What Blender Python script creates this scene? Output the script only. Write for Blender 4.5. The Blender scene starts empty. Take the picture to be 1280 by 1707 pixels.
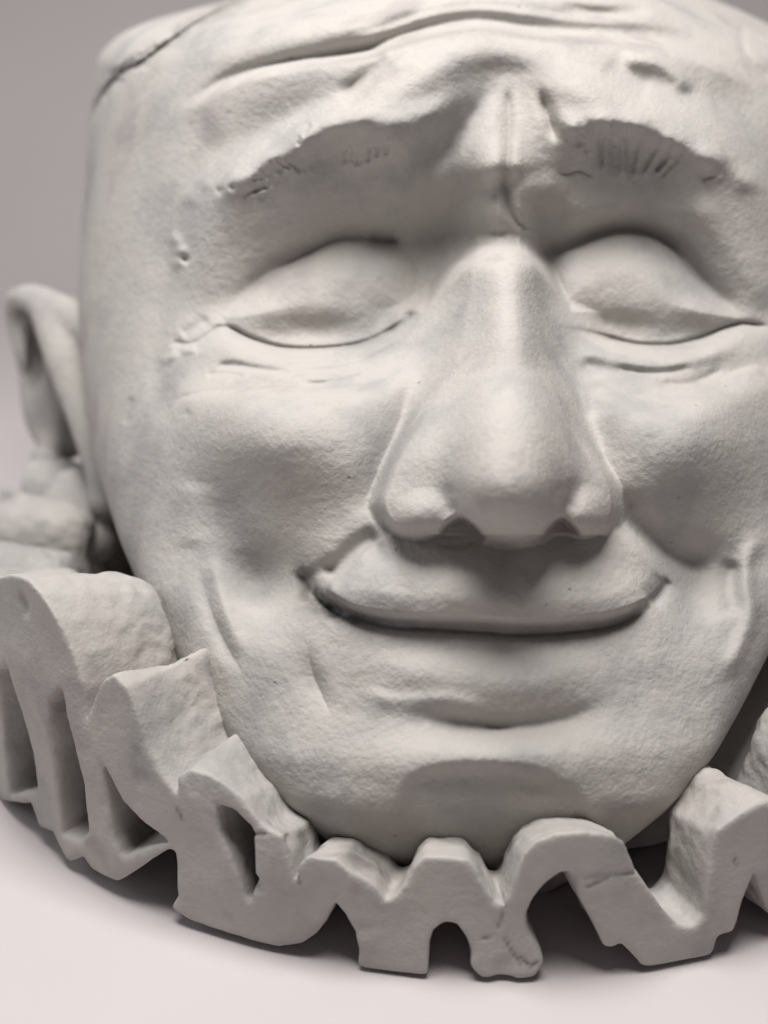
import bpy, math, random
import numpy as np
from mathutils import Vector, Matrix

rng = np.random.default_rng(7)
S = 0.00016                      # metres per sculpting unit: the head is about 21 cm wide
# ------------------------------------------------------------------ camera
F_LEN, PITCH, RIM = 2300.0, math.radians(22.0), 825.0
cp, sp = math.cos(PITCH), math.sin(PITCH)
DIST = F_LEN * cp
_a = -(1640 - 853.5) / F_LEN
_y = DIST - RIM
_z = _y * (_a * cp - sp) / (cp + _a * sp)
CAM = np.array([-(830 - 640) * (_y * cp - _z * sp) / F_LEN, -DIST, -_z])

scene = bpy.context.scene
cam_data = bpy.data.cameras.new("camera")
cam = bpy.data.objects.new("camera", cam_data)
scene.collection.objects.link(cam)
scene.camera = cam
cam.location = CAM * S
cam.rotation_euler = (math.pi / 2 - PITCH, 0, 0)
cam_data.sensor_fit = 'VERTICAL'
cam_data.sensor_height = 24.0
cam_data.lens = 24.0 * F_LEN / 1707.0
cam_data.clip_start = 0.01
cam_data.clip_end = 50
cam_data.dof.use_dof = True
cam_data.dof.focus_distance = 1730 * S
cam_data.dof.aperture_fstop = 6.3

# ------------------------------------------------------------------ light
world = bpy.data.worlds.new("World")
scene.world = world
world.use_nodes = True
world.node_tree.nodes["Background"].inputs[0].default_value = (0.97, 0.95, 1.0, 1)
world.node_tree.nodes["Background"].inputs[1].default_value = 0.10


def softbox(name, loc, target, size, power, color):
    ld = bpy.data.lights.new(name, 'AREA')
    ld.shape = 'RECTANGLE'
    ld.size, ld.size_y = size
    ld.energy = power
    ld.color = color
    o = bpy.data.objects.new(name, ld)
    scene.collection.objects.link(o)
    o.location = loc
    d = Vector(target) - Vector(loc)
    o.rotation_euler = d.to_track_quat('-Z', 'Y').to_euler()
    return o


softbox("key_lamp", (-0.03, -0.15, 0.62), (0, -0.1, 0.08), (0.30, 0.26), 5.4, (1.0, 0.97, 0.938))
softbox("fill_lamp", (-0.60, 0.06, 0.30), (-0.05, 0, 0.08), (0.35, 0.35), 0.9, (0.97, 0.98, 1.0))
scene.view_settings.view_transform = 'Standard'
scene.view_settings.look = 'None'
scene.view_settings.gamma = 1.0
scene.view_settings.exposure = 0.0
scene.view_settings.use_curve_mapping = False


# ------------------------------------------------------------------ materials
def plaster(name, base, mott=0.5, bump=0.46, grime=0.6):
    m = bpy.data.materials.new(name)
    m.use_nodes = True
    nt = m.node_tree
    N, L = nt.nodes, nt.links
    b = N["Principled BSDF"]
    b.inputs["Roughness"].default_value = 0.78
    b.inputs["Specular IOR Level"].default_value = 0.25
    tc = N.new("ShaderNodeTexCoord")
    # slow colour drift: warm, mauve and blue-green tints in the white glaze
    n1 = N.new("ShaderNodeTexNoise"); n1.inputs["Scale"].default_value = 34; n1.inputs["Detail"].default_value = 5
    n1.inputs["Roughness"].default_value = 0.6
    L.new(tc.outputs["Object"], n1.inputs["Vector"])
    r1 = N.new("ShaderNodeValToRGB")
    e = r1.color_ramp.elements
    e[0].position, e[1].position = 0.36, 0.66
    e[0].color = (base[0] * .82, base[1] * .83, base[2] * .84, 1)
    e[1].color = (base[0] * .89, base[1] * .855, base[2] * .87, 1)
    k = e.new(0.46); k.color = (base[0], base[1], base[2], 1)
    k = e.new(0.57); k.color = (base[0] * 1.06, base[1] * 1.05, base[2] * 1.02, 1)
    L.new(n1.outputs["Fac"], r1.inputs["Fac"])
    # worn smudges
    n2 = N.new("ShaderNodeTexNoise"); n2.inputs["Scale"].default_value = 48; n2.inputs["Detail"].default_value = 8
    n2.inputs["Roughness"].default_value = 0.68
    L.new(tc.outputs["Object"], n2.inputs["Vector"])
    r2 = N.new("ShaderNodeMapRange")
    r2.inputs["From Min"].default_value = 0.52; r2.inputs["From Max"].default_value = 0.78
    r2.inputs["To Max"].default_value = grime
    L.new(n2.outputs["Fac"], r2.inputs["Value"])
    mx = N.new("ShaderNodeMixRGB")
    mx.inputs[2].default_value = (base[0] * .70, base[1] * .69, base[2] * .69, 1)
    L.new(r2.outputs["Result"], mx.inputs[0]); L.new(r1.outputs["Color"], mx.inputs[1])
    # pin holes and specks
    v = N.new("ShaderNodeTexVoronoi"); v.inputs["Scale"].default_value = 210
    L.new(tc.outputs["Object"], v.inputs["Vector"])
    r3 = N.new("ShaderNodeMapRange")
    r3.inputs["From Min"].default_value = 0.05; r3.inputs["From Max"].default_value = 0.10
    r3.inputs["To Min"].default_value = 1.0; r3.inputs["To Max"].default_value = 0.0
    L.new(v.outputs["Distance"], r3.inputs["Value"])
    sel = N.new("ShaderNodeSeparateColor"); L.new(v.outputs["Color"], sel.inputs["Color"])
    gt = N.new("ShaderNodeMath"); gt.operation = 'GREATER_THAN'; gt.inputs[1].default_value = 0.93
    L.new(sel.outputs[0], gt.inputs[0])
    ml = N.new("ShaderNodeMath"); ml.operation = 'MULTIPLY'
    L.new(r3.outputs["Result"], ml.inputs[0]); L.new(gt.outputs[0], ml.inputs[1])
    ml2 = N.new("ShaderNodeMath"); ml2.operation = 'MULTIPLY'; ml2.inputs[1].default_value = 0.45
    L.new(ml.outputs[0], ml2.inputs[0])
    mx2 = N.new("ShaderNodeMixRGB"); mx2.inputs[2].default_value = (base[0] * .45, base[1] * .43, base[2] * .42, 1)
    L.new(ml2.outputs[0], mx2.inputs[0]); L.new(mx.outputs[0], mx2.inputs[1])
    # soot and dirt, plus shade painted into the creases: a per-point attribute written by the sculpting
    at = N.new("ShaderNodeAttribute"); at.attribute_name = "dirt_and_shade"
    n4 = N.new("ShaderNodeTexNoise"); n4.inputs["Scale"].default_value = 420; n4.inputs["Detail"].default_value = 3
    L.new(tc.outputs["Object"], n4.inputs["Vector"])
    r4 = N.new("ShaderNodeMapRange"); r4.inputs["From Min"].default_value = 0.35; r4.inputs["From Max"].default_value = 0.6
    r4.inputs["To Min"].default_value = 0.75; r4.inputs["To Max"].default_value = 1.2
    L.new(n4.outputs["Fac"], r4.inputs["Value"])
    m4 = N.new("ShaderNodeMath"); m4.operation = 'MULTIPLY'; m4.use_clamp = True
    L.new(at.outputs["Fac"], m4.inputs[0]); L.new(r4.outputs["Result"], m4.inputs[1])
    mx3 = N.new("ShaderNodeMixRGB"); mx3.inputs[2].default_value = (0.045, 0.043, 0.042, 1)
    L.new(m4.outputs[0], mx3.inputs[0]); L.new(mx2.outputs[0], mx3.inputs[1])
    L.new(mx3.outputs[0], b.inputs["Base Color"])
    # grain: brushed slip, orange peel, pits
    w1 = N.new("ShaderNodeTexNoise"); w1.inputs["Scale"].default_value = 680; w1.inputs["Detail"].default_value = 6
    w1.inputs["Roughness"].default_value = 0.62
    L.new(tc.outputs["Object"], w1.inputs["Vector"])
    w2 = N.new("ShaderNodeTexNoise"); w2.inputs["Scale"].default_value = 1300; w2.inputs["Detail"].default_value = 3
    L.new(tc.outputs["Object"], w2.inputs["Vector"])
    ad = N.new("ShaderNodeMath"); ad.operation = 'MULTIPLY_ADD'; ad.inputs[1].default_value = 0.5
    L.new(w2.outputs["Fac"], ad.inputs[0]); L.new(w1.outputs["Fac"], ad.inputs[2])
    sb = N.new("ShaderNodeMath"); sb.operation = 'MULTIPLY_ADD'; sb.inputs[1].default_value = -0.8
    L.new(ml.outputs[0], sb.inputs[0]); L.new(ad.outputs[0], sb.inputs[2])
    bp = N.new("ShaderNodeBump"); bp.inputs["Strength"].default_value = bump
    bp.inputs["Distance"].default_value = 0.0006
    L.new(sb.outputs[0], bp.inputs["Height"])
    L.new(bp.outputs["Normal"], b.inputs["Normal"])
    return m


M_CLAY = plaster("white_plaster", (0.43, 0.41, 0.394))
M_RUFF = plaster("ruff_plaster", (0.42, 0.40, 0.385), bump=0.42, grime=0.6)


def paper_material():
    m = bpy.data.materials.new("backdrop_paper")
    m.use_nodes = True
    N, L = m.node_tree.nodes, m.node_tree.links
    b = N["Principled BSDF"]
    b.inputs["Roughness"].default_value = 0.62
    b.inputs["Specular IOR Level"].default_value = 0.3
    tc = N.new("ShaderNodeTexCoord")
    n = N.new("ShaderNodeTexNoise"); n.inputs["Scale"].default_value = 9; n.inputs["Detail"].default_value = 6
    L.new(tc.outputs["Object"], n.inputs["Vector"])
    r = N.new("ShaderNodeValToRGB")
    r.color_ramp.elements[0].position = 0.3; r.color_ramp.elements[1].position = 0.7
    r.color_ramp.elements[0].color = (0.52, 0.482, 0.485, 1); r.color_ramp.elements[1].color = (0.545, 0.506, 0.508, 1)
    L.new(n.outputs["Fac"], r.inputs["Fac"]); L.new(r.outputs["Color"], b.inputs["Base Color"])
    n2 = N.new("ShaderNodeTexNoise"); n2.inputs["Scale"].default_value = 900; n2.inputs["Detail"].default_value = 2
    L.new(tc.outputs["Object"], n2.inputs["Vector"])
    bp = N.new("ShaderNodeBump"); bp.inputs["Strength"].default_value = 0.08; bp.inputs["Distance"].default_value = 0.0003
    L.new(n2.outputs["Fac"], bp.inputs["Height"]); L.new(bp.outputs["Normal"], b.inputs["Normal"])
    return m


M_PAPER = paper_material()


# ------------------------------------------------------------------ mesh helpers
def unproject(u, v, d):
    """sculpting axes -> world units; u right, v down, d towards the viewer (perspective taper of the bust)"""
    u, v, d = np.broadcast_arrays(np.asarray(u, float), np.asarray(v, float), np.asarray(d, float))
    fw = F_LEN - d
    x = fw * (u - 640) / F_LEN
    y = -fw * (v - 853.5) / F_LEN
    return np.stack([CAM[0] + x, CAM[1] + fw * cp + y * sp, CAM[2] - fw * sp + y * cp], -1)


def on_cylinder(u, v, r):
    """point of the upright cylinder of radius r round the bust's axis -> (angle, height)"""
    dx, dy = (u - 640) / F_LEN, -(v - 853.5) / F_LEN
    w = np.array([dx, cp + dy * sp, -sp + dy * cp])
    a = w[0]**2 + w[1]**2
    b = CAM[0] * w[0] + CAM[1] * w[1]
    c = CAM[0]**2 + CAM[1]**2 - r * r
    disc = max(b * b - a * c, 0)
    s = (-b - math.sqrt(disc)) / a
    P = CAM + w * s
    return math.atan2(P[0], -P[1]), P[2]


def link_mesh(name, verts, faces, mat, parent=None, normals=None, dirt_and_shade=None):
    me = bpy.data.meshes.new(name)
    nv, nf = len(verts), len(faces)
    me.vertices.add(nv)
    me.vertices.foreach_set("co", np.ascontiguousarray(verts, dtype=np.float32).ravel())
    k = faces.shape[1]
    me.loops.add(nf * k)
    me.loops.foreach_set("vertex_index", np.ascontiguousarray(faces, dtype=np.int32).ravel())
    me.polygons.add(nf)
    me.polygons.foreach_set("loop_start", np.arange(0, nf * k, k, dtype=np.int32))
    me.update(calc_edges=True)
    me.polygons.foreach_set("use_smooth", np.ones(nf, dtype=bool))
    if dirt_and_shade is not None:
        at = me.attributes.new("dirt_and_shade", 'FLOAT', 'POINT')
        at.data.foreach_set("value", np.ascontiguousarray(dirt_and_shade, dtype=np.float32))
    me.materials.append(mat)
    if normals is not None:
        me.normals_split_custom_set_from_vertices(np.ascontiguousarray(normals, dtype=np.float32))
    me.update()
    o = bpy.data.objects.new(name, me)
    scene.collection.objects.link(o)
    if parent is not None:
        o.parent = parent
    return o


def vertex_normals(V, Fq):
    a = V[Fq[:, 2]] - V[Fq[:, 0]]
    b = V[Fq[:, 3]] - V[Fq[:, 1]]
    n = np.cross(a, b)
    out = np.zeros_like(V)
    for k in range(4):
        for c in range(3):
            out[:, c] += np.bincount(Fq[:, k], n[:, c], len(V))
    return out / (np.linalg.norm(out, axis=1, keepdims=True) + 1e-12)


def split_mesh(V, Fq, ids, specs, mat, dirt_and_shade=None):
    """cut one continuous surface into parts that keep its normals, so that no seam shows"""
    Nn = vertex_normals(V, Fq)
    out = {}
    for k, (name, parent) in specs.items():
        f = Fq[ids == k]
        if not len(f):
            continue
        used, inv = np.unique(f, return_inverse=True)
        p = out[parent] if isinstance(parent, int) else parent
        out[k] = link_mesh(name, V[used], inv.reshape(f.shape), mat, p, Nn[used],
                           None if dirt_and_shade is None else dirt_and_shade[used])
    return out


def smooth_noise(shape, scale, seed, octaves=3, rough=0.5):
    r = np.random.default_rng(seed)
    tot = np.zeros(shape)
    amp, s = 1.0, scale
    fy = np.fft.fftfreq(shape[0])[:, None]; fx = np.fft.rfftfreq(shape[1])[None]
    for _ in range(octaves):
        w = np.fft.rfft2(r.standard_normal(shape))
        g = np.exp(-2 * (math.pi * s) ** 2 * (fx**2 + fy**2))
        t = np.fft.irfft2(w * g, shape)
        tot += amp * t / (t.std() + 1e-9)
        amp *= rough; s /= 2
    return tot


def noise3(P, size, seed):
    """smooth noise in space, about unit deviation"""
    n = 48
    r = np.random.default_rng(seed)
    f = np.fft.fftfreq(n)
    k2 = f[:, None, None]**2 + f[None, :, None]**2 + np.fft.rfftfreq(n)[None, None]**2
    v = np.fft.irfftn(np.fft.rfftn(r.standard_normal((n, n, n))) * np.exp(-2 * (math.pi * 1.0) ** 2 * k2), (n, n, n))
    v /= v.std()
    q = P / size * 2.2 + 1000
    i = np.floor(q).astype(int); t = q - i
    o = 0
    for a in (0, 1):
        for b in (0, 1):
            for c in (0, 1):
                wgt = (t[:, 0] if a else 1 - t[:, 0]) * (t[:, 1] if b else 1 - t[:, 1]) * (t[:, 2] if c else 1 - t[:, 2])
                o = o + wgt * v[(i[:, 0] + a) % n, (i[:, 1] + b) % n, (i[:, 2] + c) % n]
    return o


def catmull(pts, step=5.0):
    P = np.array(pts, float)
    if len(P) == 2:
        n = max(2, int(np.linalg.norm(P[1] - P[0]) / step))
        t = np.linspace(0, 1, n + 1)[:, None]
        return P[0] * (1 - t) + P[1] * t
    Q = np.vstack([2 * P[0] - P[1], P, 2 * P[-1] - P[-2]])
    out = []
    for i in range(1, len(Q) - 2):
        p0, p1, p2, p3 = Q[i - 1:i + 3]
        n = max(2, int(np.linalg.norm((p2 - p1)[:2]) / step))
        t = np.linspace(0, 1, n, endpoint=False)[:, None]
        out.append(.5 * ((2 * p1) + (p2 - p0) * t + (2 * p0 - 5 * p1 + 4 * p2 - p3) * t**2
                         + (-p0 + 3 * p1 - 3 * p2 + p3) * t**3))
    out.append(P[-1:])
    return np.vstack(out)


# ------------------------------------------------------------------ relief canvas of the face
GS = 2.0
U0, U1, V0, V1 = -40, 1600, -160, 1560
gu = np.arange(U0, U1, GS); gv = np.arange(V0, V1, GS)
GU, GV = np.meshgrid(gu, gv)
H = np.zeros_like(GU)            # relief over the lofted head
DIRT_AND_SHADE = np.zeros_like(GU)  # soot and dirt marks, together with painted crease shade


def window(x0, x1, y0, y1):
    i0 = max(int((y0 - V0) / GS), 0); i1 = min(int((y1 - V0) / GS) + 2, len(gv))
    j0 = max(int((x0 - U0) / GS), 0); j1 = min(int((x1 - U0) / GS) + 2, len(gu))
    return slice(i0, max(i1, i0)), slice(j0, max(j1, j0))


def path_field(pts, reach, closed=False):
    """distance, place along the path (0..1) and side (+1 below/right-hand) in a window round the path"""
    P = catmull([p[:2] for p in pts], 5.0)
    w = window(P[:, 0].min() - reach, P[:, 0].max() + reach, P[:, 1].min() - reach, P[:, 1].max() + reach)
    X, Y = GU[w], GV[w]
    best = np.full(X.shape, 1e9); T = np.zeros(X.shape); SD = np.zeros(X.shape)
    seg = np.linalg.norm(np.diff(P, axis=0), axis=1)
    cum = np.concatenate([[0], np.cumsum(seg)]); tot = cum[-1] + 1e-9
    for i in range(len(seg)):
        a, b = P[i], P[i + 1]
        m = reach
        ww = window(min(a[0], b[0]) - m, max(a[0], b[0]) + m, min(a[1], b[1]) - m, max(a[1], b[1]) + m)
        r0, c0 = ww[0].start - w[0].start, ww[1].start - w[1].start
        sl = (slice(max(r0, 0), ww[0].stop - w[0].start), slice(max(c0, 0), ww[1].stop - w[1].start))
        x, y = X[sl], Y[sl]
        d = b - a
        t = np.clip(((x - a[0]) * d[0] + (y - a[1]) * d[1]) / (d @ d + 1e-12), 0, 1)
        ex, ey = x - a[0] - t * d[0], y - a[1] - t * d[1]
        dist = np.sqrt(ex * ex + ey * ey)
        cr = d[0] * (y - a[1]) - d[1] * (x - a[0])
        bb = best[sl]
        k = dist < bb
        bb[k] = dist[k]
        T[sl][k] = ((cum[i] + t * seg[i]) / tot)[k]
        SD[sl][k] = np.sign(cr[k])
    return w, best, T, SD


def along(val, T):
    if np.isscalar(val):
        return val
    return np.interp(T, np.linspace(0, 1, len(val)), val)


def taper(T, e0, e1):
    o = np.ones_like(T)
    if e0 > 0: o = o * np.clip(T / e0, 0, 1)
    if e1 > 0: o = o * np.clip((1 - T) / e1, 0, 1)
    return o * o * (3 - 2 * o)


def soften(h, sg):
    if sg < .6 or min(h.shape) < 4:
        return h
    p = int(3 * sg) + 1
    g = np.pad(h, p, mode='edge')
    fy = np.fft.fftfreq(g.shape[0])[:, None]; fx = np.fft.rfftfreq(g.shape[1])[None]
    o = np.fft.irfft2(np.fft.rfft2(g) * np.exp(-2 * (math.pi * sg) ** 2 * (fx**2 + fy**2)), g.shape)
    return o[p:-p, p:-p]


def ridge(pts, amp, below, above=None, ends=(.2, .2), power=2.0):
    """raise (or sink) the clay along a path; its own falloff on each side"""
    above = below if above is None else above
    reach = 2.6 * max(np.max(below), np.max(above))
    w, D, T, SD = path_field(pts, reach)
    wd = np.where(SD >= 0, along(below, T), along(above, T))
    h = along(amp, T) * np.exp(-(D / wd) ** power) * taper(T, *ends)
    H[w] += soften(h, min(.12 * max(np.max(below), np.max(above)), .3 * min(np.min(below), np.min(above))) / GS)


def crease(pts, depth, width, ends=(.2, .2), dirt_and_shade=0.0):
    reach = 5 * np.max(width)
    w, D, T, SD = path_field(pts, reach)
    wd = along(width, T)
    g = np.exp(-np.sqrt((D / wd) ** 2 + .05)) * taper(T, *ends)
    H[w] -= along(depth, T) * g
    if dirt_and_shade:
        DIRT_AND_SHADE[w] = np.maximum(DIRT_AND_SHADE[w], dirt_and_shade * np.exp(-(D / (1.1 * wd)) ** 2) * taper(T, *ends))  # groove shade painted into the colour; along the mouth line, soot


def lump(u, v, amp, su, sv=None, rot=0.0, power=1.0):
    sv = su if sv is None else sv
    m = 3.0 * max(su, sv)
    w = window(u - m, u + m, v - m, v + m)
    c, s = math.cos(math.radians(rot)), math.sin(math.radians(rot))
    x, y = GU[w] - u, GV[w] - v
    q = ((x * c + y * s) / su) ** 2 + ((-x * s + y * c) / sv) ** 2
    H[w] += amp * np.exp(-q ** power)


def poly_sd(pts, reach, smooth=True):
    """signed distance (positive inside) to a closed outline"""
    P = list(pts) + [pts[0]]
    if smooth:
        Q = catmull(P, 5.0)
    else:
        Q = np.array(P, float)
    w = window(Q[:, 0].min() - reach, Q[:, 0].max() + reach, Q[:, 1].min() - reach, Q[:, 1].max() + reach)
    X, Y = GU[w], GV[w]
    best = np.full(X.shape, 1e9); ins = np.zeros(X.shape, bool)
    for a, b in zip(Q[:-1], Q[1:]):
        d = b - a
        t = np.clip(((X - a[0]) * d[0] + (Y - a[1]) * d[1]) / (d @ d + 1e-12), 0, 1)
        best = np.minimum(best, (X - a[0] - t * d[0]) ** 2 + (Y - a[1] - t * d[1]) ** 2)
        c = ((a[1] > Y) != (b[1] > Y))
        with np.errstate(divide='ignore', invalid='ignore'):
            xx = (b[0] - a[0]) * (Y - a[1]) / (b[1] - a[1] + 1e-12) + a[0]
        ins ^= c & (X < xx)
    best = np.sqrt(best)
    return w, np.where(ins, best, -best)


def profile(curves, fade, sg=3.0):
    """a landscape laid across the face: curves run left to right, each (us, vs, heights); heights are joined straight between them"""
    us = gu[(gu > fade[0]) & (gu < fade[3])]
    j0 = np.searchsorted(gu, us[0])
    out = np.zeros((len(gv), len(us)))
    for k, u in enumerate(us):
        vs = [np.interp(u, c[0], c[1]) for c in curves]
        hs = [np.interp(u, c[0], c[2]) for c in curves]
        out[:, k] = np.interp(gv, np.maximum.accumulate(vs), hs)
    a = np.clip((us - fade[0]) / (fade[1] - fade[0]), 0, 1) * np.clip((fade[3] - us) / (fade[3] - fade[2]), 0, 1)
    out *= (a * a * (3 - 2 * a))[None]
    H[:, j0:j0 + len(us)] += soften(out, sg)


def plateau(pts, amp, soft, smooth=True):
    w, sd = poly_sd(pts, soft * 1.2, smooth)
    k = np.clip(sd / (2 * soft) + .5, 0, 1)
    H[w] += amp * k * k * (3 - 2 * k)


def smax(a, b, k):
    h = np.clip(.5 + .5 * (a - b) / k, 0, 1)
    return b + (a - b) * h + k * h * (1 - h)


def blob(u, v, d, ru, rv, rd, k, rot=0.0):
    """an ellipsoid of clay pressed on to the relief; d is the height of its centre over the lofted head"""
    m = 1.5 * max(ru, rv) + k
    w = window(u - m, u + m, v - m, v + m)
    c, s = math.cos(math.radians(rot)), math.sin(math.radians(rot))
    x, y = GU[w] - u, GV[w] - v
    q = np.sqrt(((x * c + y * s) / ru) ** 2 + ((-x * s + y * c) / rv) ** 2)
    h = np.where(q < 1, np.sqrt(np.clip(1 - q * q, 0, 1)), -3.0 * (q - 1))
    H[w] = smax(H[w], d + rd * h, k)


def sweep(path, k):
    """a tapering roll of clay; path of (u, v, height of crest, half width left, half width right, roundness, how clearly the flank ends in a wing)"""
    P = np.array(path, float)
    Q = catmull(P, 4.0)
    m = 260
    w = window(Q[:, 0].min() - m, Q[:, 0].max() + m, Q[:, 1].min() - m, Q[:, 1].max() + m)
    X, Y = GU[w], GV[w]
    # rows are nearly level: interpolate the profile by v
    o = np.argsort(Q[:, 1]); Qs = Q[o]
    f = lambda j: np.interp(Y, Qs[:, 1], Qs[:, j])
    c, hgt, wl, wr, rd, cl = f(0), f(2), f(3), f(4), f(5), f(6)
    x = X - c
    q = np.abs(x) / np.where(x < 0, wl, wr)
    h = hgt * np.exp(-q ** np.where(x < 0, rd, rd + 1.0)) - 60 * np.clip(q - .95, 0, 2)
    h = h * (1 - cl) + cl * hgt * (1 - .42 * np.minimum(q, 1) ** 1.6 - 5 * np.clip(q - 1, 0, 2))
    h = h - 2.0 * np.clip(Qs[0, 1] + 8 + 26 * np.minimum(q, 2) ** 2 - Y, 0, None)
    h = np.where(Y > Qs[-1, 1], -400, h)
    H[w] = smax(H[w], h, k)


# ------------------------------------------------------------------ lofted head under the relief
tabV = [-72, -68, -58, -40, -20, 0, 20, 45, 90, 190, 350, 500, 620, 780, 900, 1000, 1100, 1180, 1260, 1340, 1400, 1450, 1500, 1530]
tabL = [780, 700, 590, 500, 440, 385, 300, 212, 163, 150, 138, 130, 138, 162, 200, 242, 298, 345, 400, 468, 540, 610, 690, 790]
tabR = [800, 880, 1000, 1080, 1140, 1195, 1240, 1290, 1390, 1430, 1450, 1458, 1450, 1420, 1385, 1330, 1275, 1235, 1190, 1125, 1050, 980, 900, 800]
tabF = [-20, 60, 130, 210, 270, 310, 333, 355, 385, 418, 440, 452, 492, 543, 580, 610, 625, 635, 655, 660, 625, 565, 505, 485]
tabS = [-145, -165, -175, -185, -190, -195, -195, -195, -190, -175, -145, -100, -48, 83, 215, 350, 455, 500, 545, 565, 557, 540, 498, 475]
tabB = [20, 120, 220, 300, 350, 390, 420, 450, 480, 520, 560, 580, 580, 560, 530, 500, 460, 420, 380, 340, 300, 250, 180, 20]


def _sm(tab, v):
    vs = np.arange(-72, 1531, 1.0)
    y = np.interp(vs, tabV, tab)
    k = np.ones(41) / 41
    ys = np.convolve(np.pad(y, 20, mode='edge'), k, 'valid')
    bl = np.clip((vs + 40) / 60, 0, 1) * np.clip((1525 - vs) / 30, 0, 1)
    return np.interp(v, vs, y * (1 - bl) + ys * bl)


EXPN = 2.25
bL, bR, bF, bS = (_sm(t, gv) for t in (tabL, tabR, tabF, tabS))


def loft_front(u, v):
    L, R, Fd, Sd = (_sm(t, v) for t in (tabL, tabR, tabF, tabS))
    t = np.clip(np.abs(u - (L + R) / 2) / ((R - L) / 2 + 1e-6), 0, 1)
    return Sd + (Fd - Sd) * (1 - t ** EXPN) ** (1 / EXPN)
def dome(pts, amp, r, smooth=True):
    w, sd = poly_sd(pts, 4, smooth)
    q = np.clip(sd / r, 0, 1)
    H[w] += amp * np.sin(q * math.pi / 2)


# ------------------------------------------------------------------ sculpting the face
# forehead: two long folds and the lumps of the raised brows
FOLD = [(300, 196), (345, 166), (385, 143), (440, 125), (500, 113), (560, 105), (620, 95), (650, 82), (700, 66), (760, 54), (810, 52), (880, 62),
        (940, 68), (1000, 71), (1080, 80), (1150, 97), (1210, 122), (1270, 160)]
AMP = [8, 16, 24, 32, 34, 34, 36, 40, 40, 40, 38, 34, 34, 34, 32, 28, 18, 8]
ridge(FOLD, [1.25 * a for a in AMP], 70, 9, ends=(.05, .1))
ridge([(x, y - 10) for x, y in FOLD], [-.8 * a for a in AMP], 7, [12, 14, 18, 26, 30, 30, 26], ends=(.05, .1))
ridge([(x, y - 58) for x, y in FOLD], [(1.0 - .45 * (x < 560)) * a for a, (x, y) in zip(AMP, FOLD)], 24, 40, ends=(.1, .1))
crease(FOLD[3:-3], 6, 5, ends=(.3, .3), dirt_and_shade=.22)
ridge([(560, 62), (640, 40), (720, 14), (800, 4), (880, 12), (960, 22), (1060, 26), (1120, 38)], -20, 9, 20)
ridge([(930, 8), (990, 19), (1040, 20), (1090, 16)], -12, 9, 11)
ridge([(680, 12), (740, -8), (830, -14), (900, -6)], -16, 9, 14)
ridge([(646, 90), (618, 112), (590, 140), (556, 166)], -9, 12, 24, ends=(.15, .3))
crease([(642, 92), (612, 122), (588, 142), (562, 160)], 6, 5, ends=(.3, .3), dirt_and_shade=.35)
lump(690, 128, 40, 100, 40, -26)
lump(600, 190, 10, 40, 22, -30)
lump(830, 90, 10, 80, 30)
lump(975, 145, 34, 80, 38, 12)
ridge([(1005, 106), (1035, 128), (1062, 148), (1088, 154)], -6, 20, 30)
ridge([(1030, 96), (1090, 104), (1130, 128), (1150, 160)], 18, 20, 12)
lump(1175, 215, 22, 80, 46, 32)
lump(1090, 190, 12, 60, 26, 20)
# left brow and socket
profile([
    ([280, 820], [310, 40], [0, 0]),
    ([280, 315, 345, 400, 450, 505, 560, 630, 700, 752, 820], [440, 395, 332, 288, 258, 222, 200, 204, 192, 168, 150], [8, 26, 36, 48, 56, 66, 76, 78, 70, 46, 8]),
    ([280, 315, 365, 400, 450, 510, 560, 610, 660, 700, 760, 820], [545, 532, 520, 493, 453, 423, 400, 394, 394, 398, 400, 400],
     [-6, -18, -40, -56, -76, -92, -98, -102, -112, -122, -112, -24]),
    ([280, 365, 420, 470, 530, 590, 630, 660, 692, 740, 820], [590, 540, 565, 579, 581, 575, 561, 544, 525, 505, 490], [0, -26, -60, -84, -96, -102, -106, -112, -118, -104, -16]),
    ([280, 365, 420, 470, 530, 590, 630, 660, 692, 740, 820], [598, 566, 588, 601, 604, 597, 583, 564, 542, 518, 500], [4, -6, -18, -26, -30, -34, -40, -56, -78, -78, -14]),
    ([280, 380, 480, 540, 600, 660, 700, 760, 820], [640, 622, 634, 638, 630, 600, 570, 540, 520], [0, -22, -42, -50, -54, -62, -68, -50, 0]),
    ([280, 400, 500, 570, 630, 690, 740, 820], [700, 676, 678, 672, 652, 618, 588, 556], [6, 24, 30, 26, 16, -8, -24, 0]),
    ([280, 820], [800, 720], [0, 0])], (285, 335, 785, 830), 7)
for (x, y, a, r_) in [(400, 300, 8, 26), (452, 262, 10, 26), (505, 226, 10, 24), (548, 205, 12, 24), (598, 196, 8, 26), (655, 206, 12, 30), (716, 188, 9, 24), (620, 236, -8, 30), (540, 262, -6, 34)]:
    lump(x, y, a, r_, r_ * .7, -25)
lump(650, 235, 16, 75, 30, -12)
lump(395, 300, 8, 50, 22, -25)
lump(720, 410, -22, 34, 60, 10)
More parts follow.
